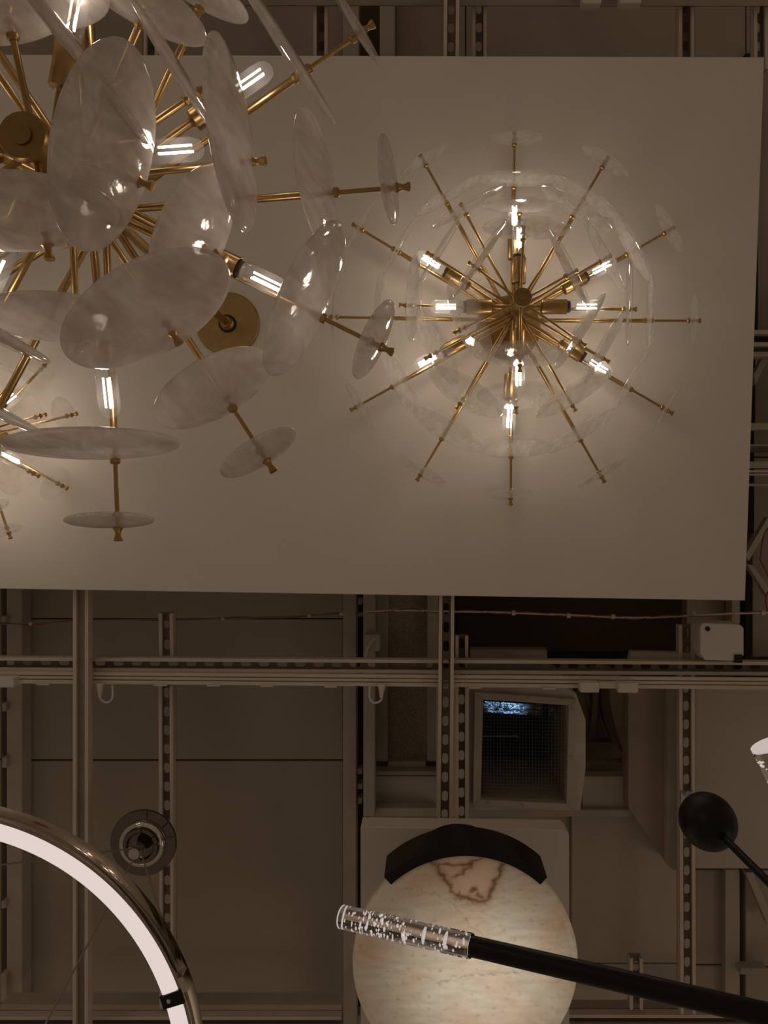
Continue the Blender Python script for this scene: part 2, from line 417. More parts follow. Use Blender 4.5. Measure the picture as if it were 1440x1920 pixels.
for x in (80, 300, 400, 500, 620, 890, 1030):
    b = box(NB(), x-12, 1281+rail_y(x), x+12, 1284+rail_y(x), 2.065, .02); part('rail_clip', b, STRUT, tr, smooth=False)
tr2 = empty('track_rail', U(1100, 0, 2.05), 'pair of white track adapters cut by top edge of picture', 'track rail')
for x0, x1 in ((1092, 1128), (1163, 1203)):
    b = box(NB(), x0, -25, x1, 5, 2.04, .035); part('adapter_block', b, WHITE, tr2, smooth=False, bev=.003)
b = box(NB(), 1060, -62, 1240, -40, 2.07, .015); part('rail_body', b, STRUT, tr2, smooth=False)

# hanging plug loops
def plug(x, y, label, mirror=1):
    r = empty('cord_plug', U(x, y, 2.06), label, 'plug')
    b = lathe(NB(), [(0, 0), (.009, 0), (.010, .004), (.0065, .022), (.004, .036), (0, .036)], frame(U(x, y-2, 2.06), U(x-1, y+22, 2.06)), 14)
    part('plug_body', b, WHITE, r)
    b = tube(NB(), curve_pts([U(x-mirror*1, y+22, 2.06), U(x+mirror*3, y+30, 2.06), U(x+mirror*14, y+34, 2.06), U(x+mirror*23, y+24, 2.06), U(x+mirror*22, y-6, 2.08)]), .0026)
    part('cord_loop', b, WHITE, r)
plug(188, 1283, 'small white plug with looped cord hanging under rail at left')
plug(716, 1284, 'white plug and cord loop hanging beside felt strip', -1)
r = empty('cord_clamp', U(697, 1206, 2.25), 'small square clamp plate with bent cord above track rail', 'clamp')
b = box(NB(), 684, 1190, 712, 1221, 2.24, .05); part('clamp_plate', b, BEAM, r, smooth=False, bev=.002)
b = tube(NB(), curve_pts([U(703, 1198, 2.23), U(695, 1206, 2.225), U(687, 1222, 2.23), U(681, 1250, 2.25)]), .004); part('cord', b, STRUT, r)

# cables
def cable(name, pts, d, rr, m, label, ties=(), mix=None):
    root = empty(name, U(pts[0][0], pts[0][1], d), label, 'cable')
    cp = curve_pts([U(x, y, d) for x, y in pts])
    part('sheath', tube(NB(), cp, rr), m, root)
    if mix:
        part('core_wire', tube(NB(), [p+Vector((0, .0035*math.sin(i*.5), -.001)) for i, p in enumerate(cp)], rr*.6), mix, root)
    for x, y in ties:
        b = NB(); lathe(b, [(0, -.005), (rr*2.4, -.005), (rr*2.4, .005), (0, .005)], frame(U(x, y, d), U(x+1, y, d)), 10)
        part('cable_tie', b, WHITE, root)
    return root
cable('ceiling_cable', [(-60, 1172), (0, 1170), (60, 1169), (200, 1162), (400, 1160), (520, 1157), (642, 1151)], 2.28, .0022, WIRE,
      'thin sagging cable with red core across left boards', [(58, 1169), (418, 1160), (580, 1154), (640, 1151)], REDW)
cable('ceiling_cable', [(686, 1147), (760, 1144), (820, 1146), (900, 1147), (960, 1149), (1066, 1153), (1150, 1157), (1210, 1158), (1300, 1154), (1440, 1148), (1600, 1144)], 2.20, .0030, STRUT,
      'pale cable with small ties in front of dark recess at right', [(963, 1149), (1066, 1154), (1149, 1156), (1300, 1150), (1430, 1149)], REDW)
cable('ceiling_cable', [(1440, 990), (1432, 1005), (1427, 1035), (1426, 1050), (1436, 1070), (1444, 1090)], 2.3, .0022, REDW, 'dark red loop of wire at right edge, upper')
cable('ceiling_cable', [(1444, 1105), (1436, 1120), (1438, 1140), (1448, 1158)], 2.3, .0026, REDW, 'dark red wire end at right edge, lower')

# junction box
jb = empty('junction_box', U(1354, 1204, 2.06), 'pale square junction box on cross channel near right edge', 'junction box')
part('box_body', prism(NB(), [(1318, 1168), (1388, 1171), (1395, 1178), (1395, 1228), (1387, 1240), (1322, 1238), (1313, 1226), (1313, 1174)], 2.05, .07), WHITE, jb, smooth=False, bev=.003)
part('screw_hole', lathe(NB(), [(0, 0), (.006, 0), (.006, .004), (0, .004)], frame(U(1327, 1179, 2.046), U(1327, 1179, 2.10)), 12), DARK, jb)
part('cord_gland', box(NB(), 1378, 1228, 1392, 1243, 2.045, .03), DARK, jb, smooth=False)
jp = tag(link('mounting_plate', prism(NB(), [(1184, 1222), (1312, 1225), (1312, 1246), (1178, 1246)], 2.14, .03), BEAM, smooth=False, bev=.003),
         'flat painted plate left of junction box behind cross channel', 'plate')

# ------------------------------------------------------------ mesh vent duct
vt = empty('vent_duct', U(985, 1400, 2.2), 'square ceiling vent with wire mesh and dark inside', 'air vent')
outer = [(882, 1283), (1050, 1283), (1080, 1300), (1098, 1350), (1098, 1440), (1088, 1519), (880, 1519)]
inner = [(906, 1312), (985, 1316), (1040, 1320), (1063, 1323), (1063, 1420), (1060, 1504), (902, 1498)]
b = NB()
def ringface(b, o, i, d0, d1, t):
    n = len(o)
    A = [b.verts.new(U(x, y, d0)) for x, y in o]; B_ = [b.verts.new(U(x, y, d1)) for x, y in i]
    T = [b.verts.new(v.co+Vector((0, 0, t))) for v in A]; S = [b.verts.new(v.co+Vector((0, 0, t))) for v in B_]
    for k in range(n):
        j = (k+1) % n
        b.faces.new((A[k], A[j], B_[j], B_[k])); b.faces.new((A[k], T[k], T[j], A[j])); b.faces.new((B_[k], B_[j], S[j], S[k]))
    return b
ringface(b, outer, inner, 2.24, 2.235, .40); part('duct_shell', b, WRAP, vt, smooth=False)
bars = [[(890, 1297), (1080, 1311), (1066, 1323), (903, 1311)], [(1080, 1311), (1076, 1521), (1062, 1507), (1066, 1323)],
        [(1076, 1521), (887, 1511), (901, 1499), (1062, 1507)], [(887, 1511), (890, 1297), (903, 1311), (901, 1499)]]
for q in bars: part('frame_bar', prism(NB(), q, 2.222, .02), BEAM, vt, smooth=False, bev=.002)
for x, y in ((990, 1309), (1054, 1313), (1073, 1330), (1071, 1420), (1068, 1503), (980, 1509), (915, 1504), (896, 1400)):
    part('screw', lathe(NB(), [(0, 0), (.0035, 0), (.004, .004), (0, .004)], frame(U(x, y, 2.219), U(x, y, 2.3)), 8), STEEL, vt)
b = NB()
for k in range(1, 27):
    x = 903+k*6; b0 = U(x, 1310, 2.25); b1 = U(x-1, 1506, 2.25); rod(b, b0, b1, .00042, 4)
for k in range(1, 31):
    y = 1312+k*6.3; rod(b, U(902, y, 2.251), U(1063, y+3, 2.251), .00042, 4)
o = part('wire_mesh', b, STEEL, vt, smooth=False); o['kind'] = 'stuff'
part('cross_wire', rod(NB(), U(905, 1380, 2.247), U(972, 1380, 2.247), .0011, 6), STEEL, vt)
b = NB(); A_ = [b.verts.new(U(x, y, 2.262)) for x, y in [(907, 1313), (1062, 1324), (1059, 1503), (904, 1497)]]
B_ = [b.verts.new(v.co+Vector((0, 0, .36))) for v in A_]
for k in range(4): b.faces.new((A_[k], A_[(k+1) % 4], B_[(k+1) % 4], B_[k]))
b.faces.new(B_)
part('duct_shade_walls', b, DARK, vt, smooth=False)  # near-black walls added to give the duct its shade
b = NB()
g = {}
for i in range(41):
    for j in range(9):
        x = 903+i*4; y = 1311+j*2.6+i*.28
        g[i, j] = b.verts.new(U(x+1, y+3, 2.455+.02*j/8+.006*noise.noise(Vector((i*.7, j*1.1, 3)))))
for i in range(40):
    for j in range(8): b.faces.new((g[i, j], g[i+1, j], g[i+1, j+1], g[i, j+1]))
part('foil_liner', b, FOIL, vt)
ll = bpy.data.lights.new('foil_fill_spot', 'SPOT'); ll.energy = .9; ll.color = (.45, .70, 1); ll.shadow_soft_size = .01; ll.spot_size = R(34); ll.spot_blend = 1  # added unseen spot that gives the foil its bluish light
lo = bpy.data.objects.new('foil_fill_spot', ll); C.objects.link(lo); lo.parent = vt
p0, p1 = U(985, 1480, 2.275), U(945, 1322, 2.47)
lo.location = p0-Vector(vt.location); lo.rotation_euler = (p1-p0).to_track_quat('-Z', 'Y').to_euler()
part('liner_seam', rod(NB(), U(1022, 1322, 2.44), U(1022, 1350, 2.44), .009, 6), DARK, vt)

# big insulated duct with slanted end
du = empty('insulated_duct', U(1220, 1450, 2.15), 'large wrapped duct with slanted end between vent and right channel', 'duct')
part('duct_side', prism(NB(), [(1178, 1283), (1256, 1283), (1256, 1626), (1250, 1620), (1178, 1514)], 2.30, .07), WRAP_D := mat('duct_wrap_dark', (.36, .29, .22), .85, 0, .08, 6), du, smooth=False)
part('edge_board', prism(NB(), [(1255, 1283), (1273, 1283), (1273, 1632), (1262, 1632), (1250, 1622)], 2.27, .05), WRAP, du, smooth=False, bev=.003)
# pipes and curved duct in the void right of the vent
pp = empty('pipe_bundle', U(1130, 1330, 2.7), 'dark pipes slanting through void right of vent', 'pipes')
for a, e, rr in (((1088, 1300), (1100, 1365), .016), ((1094, 1290), (1110, 1345), .012), ((1086, 1270), (1118, 1345), .014), ((1118, 1270), (1112, 1400), .012)):
    part('pipe', rod(NB(), U(a[0], a[1], 2.62), U(e[0], e[1], 2.75), rr, 12), CEIL_W, pp)
b = NB(); n = 14; arc = []
for k in range(n+1):
    t = k/n; arc.append((1142+4*t+32*t*t, 1283+146*t))
prism(b, [(1182, 1283)]+[(1182, 1432)]+arc[::-1], 2.50, .3)
tag(link('round_duct', b, CEIL_W, smooth=True), 'brown curved duct side behind large wrapped duct', 'duct')

# ------------------------------------------------------------ hung board
bd = empty('display_board', U(700, 600, 2.0), 'large plain white board the chandeliers are mounted on', 'board')
part('board', prism(NB(), [(-620, 100), (1433, 107), (1397, 1126), (-620, 1094)], 2.0, .022), PANEL, bd, smooth=False, bev=.0015)
for x, y in ((-400, 300), (-400, 900), (500, 300), (500, 900), (1300, 300), (1280, 950)):
    part('hanger_rod', rod(NB(), U(x, y, 2.02), U(x, y, 2.02)+Vector((0, 0, 1.12)), .005, 8), STEEL, bd)

# ------------------------------------------------------------ chandeliers
def disc_mesh(name, rad, t, m):
    b = NB(); prof = []
    n = 12
    for k in range(n+1):
        a = math.pi/2*k/n; r = rad*math.sin(a); prof.append((r, -t*math.cos(a)**.75 if k < n else 0))
    prof = prof+[(r, -h) for r, h in prof[:-1][::-1]]
    lathe(b, prof, Matrix(), 56)
    me = bpy.data.meshes.new(name); bmesh.ops.recalc_face_normals(b, faces=b.faces[:]); b.to_mesh(me); b.free()
    me.materials.append(m)
    for p in me.polygons: p.use_smooth = True
    return me
def lathe_mesh(name, prof, m, seg=16):
    b = lathe(NB(), prof, Matrix(), seg); me = bpy.data.meshes.new(name)
    bmesh.ops.recalc_face_normals(b, faces=b.faces[:]); b.to_mesh(me); b.free(); me.materials.append(m)
    for p in me.polygons: p.use_smooth = True
    me.set_sharp_from_angle(angle=R(40)); return me

FINIAL = lathe_mesh('finial', [(0, -.001), (.0072, -.001), (.0078, .002), (.006, .004), (.0042, .009), (.0044, .012), (.0066, .017), (.0070, .0205), (.0048, .0215), (0, .0215)], BRASS)
COLL = lathe_mesh('collar', [(0, -.008), (.0055, -.008), (.0078, -.0055), (.0078, 0), (0, 0)], BRASS)

def make_bulb_parts(parent, M, near, energy):
    """socket, glass, filament and its light, along local z of M"""
    inst('lamp_socket', SOCKET, parent, M)
    inst('bulb_glass', BULBG, parent, M)
    inst('filament', FILM[near], parent, M)
    l = LAMPS[near]; 
    lo = bpy.data.objects.new('bulb_light', l); C.objects.link(lo); lo.parent = parent
    lo.matrix_local = M @ Matrix.Translation((0, 0, .115))
SOCKET = None
b = NB(); lathe(b, [(0, 0), (.006, 0), (.008, .004), (.0155, .006), (.0165, .008), (.0165, .062), (.0150, .062), (.0150, .050), (0, .050)], Matrix(), 24, 0)
lathe(b, [(0, .052), (.0125, .052), (.0135, .066), (.0125, .070), (0, .070)], Matrix(), 20, 1)
SOCKET = bpy.data.meshes.new('lamp_socket'); bmesh.ops.recalc_face_normals(b, faces=b.faces[:]); b.to_mesh(SOCKET); b.free()
SOCKET.materials.append(BRASS); SOCKET.materials.append(COLLAR)
for p in SOCKET.polygons: p.use_smooth = True
SOCKET.set_sharp_from_angle(angle=R(40))
BULBG = lathe_mesh('bulb_glass', [(.0125, .066), (.0150, .074), (.0158, .082), (.0158, .122), (.0148, .132), (.0118, .140), (.0065, .1445), (0, .146)], BULB, 24)
FILM = {}
for near, m in ((0, FIL), (1, FIL2)):
    b = NB()
    for k in range(3):
        a = k*math.pi*2/3+.4; q = Vector((.0052*math.cos(a), .0052*math.sin(a), 0))
        lathe(b, [(0, .086), (.0016, .086), (.0016, .130), (0, .130)], Matrix.Translation(q), 8)
    FILM[near] = bpy.data.meshes.new('filament'); b.to_mesh(FILM[near]); b.free(); FILM[near].materials.append(m)
LAMPS = {}
for near, e in ((0, .21), (1, .13)):
    l = bpy.data.lights.new('bulb_light', 'POINT'); l.energy = e; l.color = (1, .81, .66); l.shadow_soft_size = .012; LAMPS[near] = l

def chandelier(P, label, group):
    """P: d0 canopy height, axis pixel at height d1, tiers of rods"""
    ax = Vector(((P['px']-VX)*P['d']/F, (P['py']-VY)*P['d']/F, 0))
    root = empty('chandelier', Vector((ax.x, ax.y, CZ+P['dtop'])), label, 'chandelier', group)
    def Z(d): return d-P['dtop']                       # height in the chandelier's own frame
    cap_r, col_r = P['cap_r'], P['col_r']
    link('ceiling_plate', lathe(NB(), [(0, -.006), (P['can_r']*.96, -.008), (P['can_r'], -.004), (P['can_r'], 0), (0, 0)], Matrix(), 64), BRASS_DK, root)
    zt, zb = Z(P['hub_top']), Z(P['cap'])
    if P['hub_top'] < P['dtop']-.05:
        b = lathe(NB(), [(0, zt), (.0095, zt), (.0095, -.03), (.013, -.03), (.015, -.024), (.013, -.019), (.017, -.015), (.019, -.006), (0, -.006)], Matrix(), 20)
        link('stem', b, BRASS, root)
        link('stem_joint', lathe(NB(), [(.0165, -.010), (.022, -.010), (.022, -.006), (.0165, -.006), (.0165, -.010)], Matrix(), 24), DARK, root)
    else: zt = min(zt, -.006)
    prof = [(0, zb+.010), (col_r, zb+.010)]
    for tz in sorted(t['z'] for t in P['tiers']):
        z = Z(tz)
        if z-.02 > prof[-1][1]: prof += [(col_r, z-.018), (col_r*1.25, z-.016), (col_r*1.25, z+.016), (col_r, z+.018)]
    prof += [(col_r, max(zt, prof[-1][1]+.004)), (0, max(zt, prof[-1][1]+.004))]
    link('hub', lathe(NB(), prof, Matrix(), 32), BRASS_DK, root)
    link('hub_cap', lathe(NB(), [(0, zb-.003), (cap_r*.42, zb-.003), (cap_r*.42, zb), (cap_r*.96, zb), (cap_r, zb+.003), (cap_r, zb+.012), (0, zb+.012)], Matrix(), 40), BRASS_DK, root)
    for t in P['tiers']:
        for az, r, discs in t['rods']:
            a = R(az); u = Vector((math.cos(a), math.sin(a), 0))
            sl = t['slope']
            def at(rr, ): return u*rr+Vector((0, 0, Z(t['z'])+(r-rr)*math.tan(R(sl))))
            s0 = at(col_r*.9); e0 = at(r)
            b = NB()
            if len(discs) == 2:
                rm = discs[0][0]; rod(b, s0, at(rm-.004), t['rad'], 14); rod(b, at(rm-.004), e0, t['rad']*.58, 12)
            else: rod(b, s0, e0, t['rad'], 12)
            ro = link('rod', b, BRASS, root)
            for k, (rr, mesh, h, tilt) in enumerate(discs):
                p = at(rr); tl = R(tilt)
                n = (u*math.cos(tl)-Vector((0, 0, math.sin(tl)))); up = (u*math.sin(tl)+Vector((0, 0, math.cos(tl))))
                side = up.cross(n)
                M = Matrix(((side.x, up.x, n.x, 0), (side.y, up.y, n.y, 0), (side.z, up.z, n.z, 0), (0, 0, 0, 1)))
                th = P['th']
                inst('glass_disc', mesh, ro, Matrix.Translation(p-up*h) @ M)
                axd = (e0-s0).normalized(); F0 = frame(Vector((0, 0, 0)), axd) @ Matrix.Diagonal((P['fs'], P['fs'], P['fs'], 1))
                inst('collar', COLL, ro, Matrix.Translation(p-axd*th) @ F0)
                if k == len(discs)-1: inst('finial', FINIAL, ro, Matrix.Translation(p+axd*th*.6) @ F0)
                else: inst('collar', COLL, ro, Matrix.Translation(p+axd*th) @ F0 @ Matrix.Rotation(math.pi, 4, 'X'))
    for az, rc, dz in P['bulbs']:
        a = R(az); u = Vector((math.cos(a), math.sin(a), 0))
        base = u*(rc-.112)+Vector((0, 0, Z(dz)))
        s0 = u*col_r*.9+Vector((0, 0, Z(dz)+.004))
        ar = link('lamp_arm', rod(NB(), s0, base+u*.004, .0058, 12), BRASS, root)
        make_bulb_parts(ar, frame(base, base+u), P['near'], 0)
    return root

BIG = disc_mesh('glass_disc_big', .118, .0095, MILKY); MID = disc_mesh('glass_disc_mid', .093, .0085, MILKY); SML = disc_mesh('glass_disc_small', .063, .0060, MILKY_T)
CB = disc_mesh('glass_disc_clear', .092, .0065, CLEARD); CS = disc_mesh('glass_disc_clear_small', .064, .0045, CLEARD)
C3 = disc_mesh('glass_disc_clear_third', .060, .0045, CLEARD); C3S = disc_mesh('glass_disc_clear_third_small', .042, .004, CLEARD)

# near chandelier
low = [(19, .134, [(.134, BIG, .086, 0)]), (82, .120, [(.120, BIG, .085, 0)]), (-101, .152, [(.152, BIG, .085, 0)]), (-38, .115, [(.115, BIG, .085, 0)]),
       (142, .13, [(.13, BIG, .085, 0)]), (202, .13, [(.13, BIG, .085, 0)])]
mid = []
mt = {0: 1.5, 1: 5, 2: 8, 3: 6, 11: 3}; mr_ = {0: .250, 1: .224, 2: .254, 11: .208}
for k in range(12):
    az = -5+30*k; even = k % 2 == 0
    rr = mr_.get(k, .242 if even else .218)
    mid.append((az+(3 if k in (1, 11) else 1), rr, [(rr, BIG if even else MID, (.064 if k == 2 else .076) if even else .060, mt.get(k, 5))]))
et = {0: 10, 1: 3, 2: 12, 3: 5, 11: 9, 4: 6}
eq = []
for k in range(12):
    az = -3.4+30*k; big = k % 2 == 1
    rt = {2: .464, 3: .490}.get(k, .480 if big else .454)
    eq.append((az, rt, [(rt*.765, BIG if big else MID, .078 if big else .060, et.get(k, 8)), (rt-.008, SML, .030, 8 if k == 1 else 10)]))
chandelier(dict(px=185, py=385, d=1.21, dtop=2.0, hub_top=1.30, cap=.98, cap_r=.030, col_r=.021, can_r=.079, th=.009, near=1, fs=1.0,
    tiers=[dict(z=1.01, slope=3, rad=.0045, rods=low), dict(z=1.10, slope=4, rad=.0048, rods=mid), dict(z=1.21, slope=3, rad=.0058, rods=eq)],
    bulbs=[(-4, .171, 1.05), (115, .171, 1.05), (-80, .20, 1.05), (190, .171, 1.05),
           (26, .295, 1.17), (84, .295, 1.17), (-35, .295, 1.17), (146, .29, 1.17), (206, .29, 1.17), (266, .29, 1.17)]),
    'large near chandelier of milky glass discs hanging on brass stem at left', 'brass and glass disc chandeliers')

# right chandelier, close under the board
low = [(35, .150, [(.150, CB, .062, 8)]), (91, .135, [(.135, CB, .062, 6)]), (154, .142, [(.142, CB, .062, 12)]), (216, .120, [(.120, CB, .062, 3)]), (272, .140, [(.140, CB, .062, 5)]), (-28, .118, [(.118, CB, .062, 11)])]
mid = []
for k in range(12):
    rr = (.245 if k % 2 == 0 else .218)
    mid.append((1+30*k, rr, [(rr, CB, .062, 11)]))
eq = []
for k in range(12):
    rt = .43 if k % 2 else .434
    eq.append((.6+30*k, rt, [(rt*.745, CB, .062, 11), (rt-.008, CS, .030, 10)]))
chandelier(dict(px=961, py=598, d=1.9, dtop=2.0, hub_top=1.975, cap=1.70, cap_r=.0205, col_r=.0155, can_r=.080, th=.006, near=0, fs=.82,
    tiers=[dict(z=1.73, slope=3, rad=.0030, rods=low), dict(z=1.79, slope=4, rad=.0034, rods=mid), dict(z=1.90, slope=2, rad=.0050, rods=eq)],
    bulbs=[(0, .158, 1.785), (90, .158, 1.785), (180, .165, 1.785), (271, .158, 1.785),
           (32, .233, 1.855), (-28, .233, 1.855), (152, .233, 1.855), (212, .233, 1.855), (93, .245, 1.855), (270, .233, 1.855)]),
    'clear glass disc chandelier mounted close to board at right', 'brass and glass disc chandeliers')

# third one, mostly past the left edge
mid = [(-14+41*k, .185, [(.185, C3, .038, 12)]) for k in range(9)]
eq = [(-14+41*k+1, .235, [(.235, C3S, .02, 12)]) for k in range(9)]
low = [(5+60*k, .11, [(.11, C3, .038, 10)]) for k in range(6)]
chandelier(dict(px=-52, py=821, d=1.88, dtop=2.0, hub_top=1.975, cap=1.72, cap_r=.02, col_r=.015, can_r=.03, th=.0055, near=0, fs=.75,
    tiers=[dict(z=1.74, slope=3, rad=.0026, rods=low), dict(z=1.83, slope=4, rad=.0028, rods=mid), dict(z=1.88, slope=3, rad=.003, rods=eq)],
    bulbs=[(-38, .135, 1.84), (25, .125, 1.84), (90, .14, 1.84), (150, .14, 1.84), (210, .14, 1.84), (270, .14, 1.84)]),
    'small clear disc chandelier cut off by left edge below near one', 'brass and glass disc chandeliers')

# ------------------------------------------------------------ ring pendant (bottom left)
RD = 1.10
rc = U(-134, 2024, RD)
rp = empty('ring_pendant', rc, 'glowing white ring pendant with polished nickel rim at bottom left', 'pendant lamp')
LIT = emitter('lit_diffuser', (.82, .69, .64), .93)
def px(v): return v*RD/F
def annulus(bm, prof, a0, a1, seg):
    """sweep a closed (r,z) profile about z from a0 to a1"""
    full = abs(a1-a0) > 359; n = seg; rings = []
    for k in range(n if full else n+1):
        a = R(a0+(a1-a0)*k/n); rings.append([bm.verts.new((r*math.cos(a), r*math.sin(a), z)) for r, z in prof])
    m = len(rings); p = len(prof)
    for k in range(m if full else m-1):
        A, B_ = rings[k], rings[(k+1) % m]
        for i in range(p): bm.faces.new((A[i], A[(i+1) % p], B_[(i+1) % p], B_[i]))
    if not full: bm.faces.new(rings[0]); bm.faces.new(rings[-1][::-1])
    return bm
ri, ro_ = px(466), px(500)
link('diffuser', annulus(NB(), [(ri, 0), (ri+.004, -.003), (ro_-.004, -.003), (ro_, 0), (ro_, .030), (ri, .032)], 0, 360, 200), LIT, rp)
ob = link('outer_band', annulus(NB(), [(ro_, -.003), (ro_+.004, -.003), (ro_+.005, .004), (ro_+.0035, .007), (ro_+.005, .010), (ro_+.005, .034), (ro_, .034)], 0, 360, 240), RIMM, rp)
link('top_band', annulus(NB(), [(ro_-.008, .031), (ro_, .031), (ro_, .034), (ro_-.008, .034)], 0, 360, 160), NICKEL, rp)
def ring_piece(name, ang, span, r0, r1, z0, z1, m):
    link(name, annulus(NB(), [(r0, z0), (r1, z0), (r1, z1), (r0, z1)], ang-span/2, ang+span/2, 4), m, rp, smooth=False)
JA = math.degrees(math.atan2(1868-2024, 333+134))
ring_piece('joint_clip', JA, 3.0, ri-.002, ro_+.003, -.0055, -.001, BLACK_G)
ring_piece('joint_bracket', JA-2.2, 3.2, ro_+.004, ro_+.012, -.004, .02, CHROME)
link('joint_screw', lathe(NB(), [(0, 0), (.003, 0), (.002, -.002), (0, -.003)], Matrix.Translation(((ri+.008)*math.cos(R(JA)), (ri+.008)*math.sin(R(JA)), -.0055)), 10), CHROME, rp)
# the suspension plate and wires
cp = U(268, 1581, 1.97)
hub = cp-rc
cp_root = hub
def lp(name, prof, m, seg=72): return link(name, lathe(NB(), prof, Matrix.Translation(hub), seg), m, rp)
lp('ceiling_plate', [(0, 0), (.0800, 0), (.0815, .002), (.0815, .006), (.03, .06), (0, .06)], NICKEL)
lp('plate_dome', [(0, -.012), (.016, -.012), (.030, -.014), (.034, -.020), (.042, -.020), (.0425, 0), (0, 0)], NICKEL)
lp('plate_rim', [(.048+.0085*math.cos(R(a)), -.006-.0085*math.sin(R(a))) for a in range(0, 181, 12)]+[(.040, 0), (.056, 0), (.0565, -.006)], CHROME)
link('cord_grip', lathe(NB(), [(0, -.062), (.013, -.062), (.016, -.056), (.016, -.034), (0, -.034)], Matrix.Translation(hub), 32), CHROME, rp)
for ang in (JA, JA+120, JA+240):
    e = Vector(((ri+.02)*math.cos(R(ang)), (ri+.02)*math.sin(R(ang)), .024))
    link('suspension_wire', tube(NB(), [hub+Vector((.012*math.cos(R(ang)), .012*math.sin(R(ang)), -.05)), e], .0019), WIRE, rp)

# ------------------------------------------------------------ alabaster disc lamp with black arc
AD = 1.42
mb = empty('mounting_box', U(872, 1740, 1.80), 'white square mounting box above the alabaster disc', 'box')
part('box_shell', prism(NB(), [(676, 1551), (1058, 1556), (1067, 1564), (1068, 2120), (676, 2120)], 1.78, .06), mat('box_white', (.60, .55, .48), .6, 0, .03, 5), mb, smooth=False, bev=.002)
part('box_neck', box(NB(), 760, 1800, 990, 2000, 1.84, .55), BEAM, mb, smooth=False)
al = empty('alabaster_lamp', U(873, 1812, AD), 'lit round alabaster disc lamp with brown veins under black curved bracket', 'lamp')
AR = 213*AD/F
# stone: fine round mesh, veins stored as a colour attribute of the stone itself
b = NB(); ccol = {}
veins = [((808, 1612), (822, 1632), (838, 1650), (846, 1668), (858, 1680), (878, 1684), (900, 1691), (914, 1688), (920, 1672), (926, 1656), (936, 1644), (942, 1622)),
         ((822, 1618), (845, 1621), (875, 1622), (895, 1615), (905, 1608)), ((870, 1622), (880, 1617)), ((848, 1645), (862, 1640), (874, 1630), (884, 1620)),
         ((882, 1672), (889, 1666), (896, 1676)), ((860, 1680), (862, 1668)), ((893, 1678), (905, 1682))]
vw = [(3.6, 1.15), (2.2, 1.0), (1.6, .8), (1.9, .8), (1.8, .95), (1.4, .8), (1.9, .8)]
fine = [((760, 1665), (800, 1672), (835, 1684), (860, 1705), (880, 1735), (905, 1752)), ((818, 1845), (850, 1833), (880, 1828), (930, 1826), (985, 1822))]
def dseg(p, a, c):
    ax_, ay = a; bx, by = c; dx, dy = bx-ax_, by-ay; L2 = dx*dx+dy*dy
    t = max(0, min(1, ((p[0]-ax_)*dx+(p[1]-ay)*dy)/L2)); return math.hypot(p[0]-ax_-t*dx, p[1]-ay-t*dy)
def stone(x, y):
    nx = 5*noise.noise(Vector((x*.09, y*.09, 1.)))+2.5*noise.noise(Vector((x*.25, y*.25, 4.))); ny = 5*noise.noise(Vector((x*.09, y*.09, 9.)))+2.5*noise.noise(Vector((x*.25, y*.25, 7.)))
    q = (x+nx, y+ny)
    c = Vector((.80, .70, .53)); 
    big = noise.noise(Vector((x*.013, y*.016, 2.)))
    c = c.lerp(Vector((.80, .57, .37)), max(0, min(1, .24+1.0*big)))
    st = noise.noise(Vector((x*.03+2*noise.noise(Vector((x*.01, y*.01, 0))), y*.11, 5.)))+.5*noise.noise(Vector((x*.09, y*.3, 8.)))
    c = c*(1+.16*st)
    dots = noise.noise(Vector((x*.10, y*.17, 12.)))
    if dots > .28: c = c*(1-.5*(dots-.28))
    inside = 0
    # paler, pinker lobe inside the brown outline
    ex = (x-878)/56; ey = (y-1636)/50
    e = ex*ex+ey*ey
    if e < 1 and y < 1692: c = c.lerp(Vector((.95, .66, .48)), min(1, (1-e)*2.5))
    for (vv, (wd, st_)) in zip(veins, vw):
        dmin = min(dseg(q, vv[i], vv[i+1]) for i in range(len(vv)-1))
        wl = wd*(1+.7*noise.noise(Vector((x*.05, y*.05, 20.))))
        f = st_*math.exp(-(dmin/max(wl, .6))**1.3)
        c = c.lerp(Vector((.045, .016, .008)), min(.95, f))
        halo = .42*st_*math.exp(-dmin/(wd*3.0)); c = c.lerp(Vector((.50, .22, .09)), halo)
    for vv in fine:
        dmin = min(dseg(q, vv[i], vv[i+1]) for i in range(len(vv)-1)); c = c*(1-.30*math.exp(-(dmin/1.1)**2))
    return c
nr, ns = 110, 300
cols = []
def zprof(f): return .0 if f < .93 else .012*(1-math.sqrt(max(0, 1-((f-.93)/.07)**2)))
ctr = b.verts.new((0, 0, 0)); cols.append(stone(873, 1812)); prev = None
rings = []
for i in range(1, nr+1):
    f = (i/nr)**.85; ring = []
    for k in range(ns):
        a = 2*math.pi*k/ns; ring.append(b.verts.new((AR*f*math.cos(a), AR*f*math.sin(a), zprof(f))))
        cols.append(stone(873+213*f*math.cos(a), 1812+213*f*math.sin(a)))
    rings.append(ring)
back = [b.verts.new((v.co.x, v.co.y, .034)) for v in rings[-1]]; cols += [Vector((.7, .55, .38))]*ns
for k in range(ns):
    j = (k+1) % ns
    b.faces.new((ctr, rings[0][j], rings[0][k]))
    for A, B_ in zip(rings, rings[1:]): b.faces.new((A[k], A[j], B_[j], B_[k]))
    b.faces.new((rings[-1][k], rings[-1][j], back[j], back[k]))
b.faces.new(back)
me = bpy.data.meshes.new('alabaster_disc'); b.to_mesh(me); b.free()
ca = me.color_attributes.new('stone', 'FLOAT_COLOR', 'POINT')
for i, c in enumerate(cols): ca.data[i].color = (c.x, c.y, c.z, 1)
for p in me.polygons: p.use_smooth = True
AL = bpy.data.materials.new('lit_alabaster'); AL.use_nodes = True
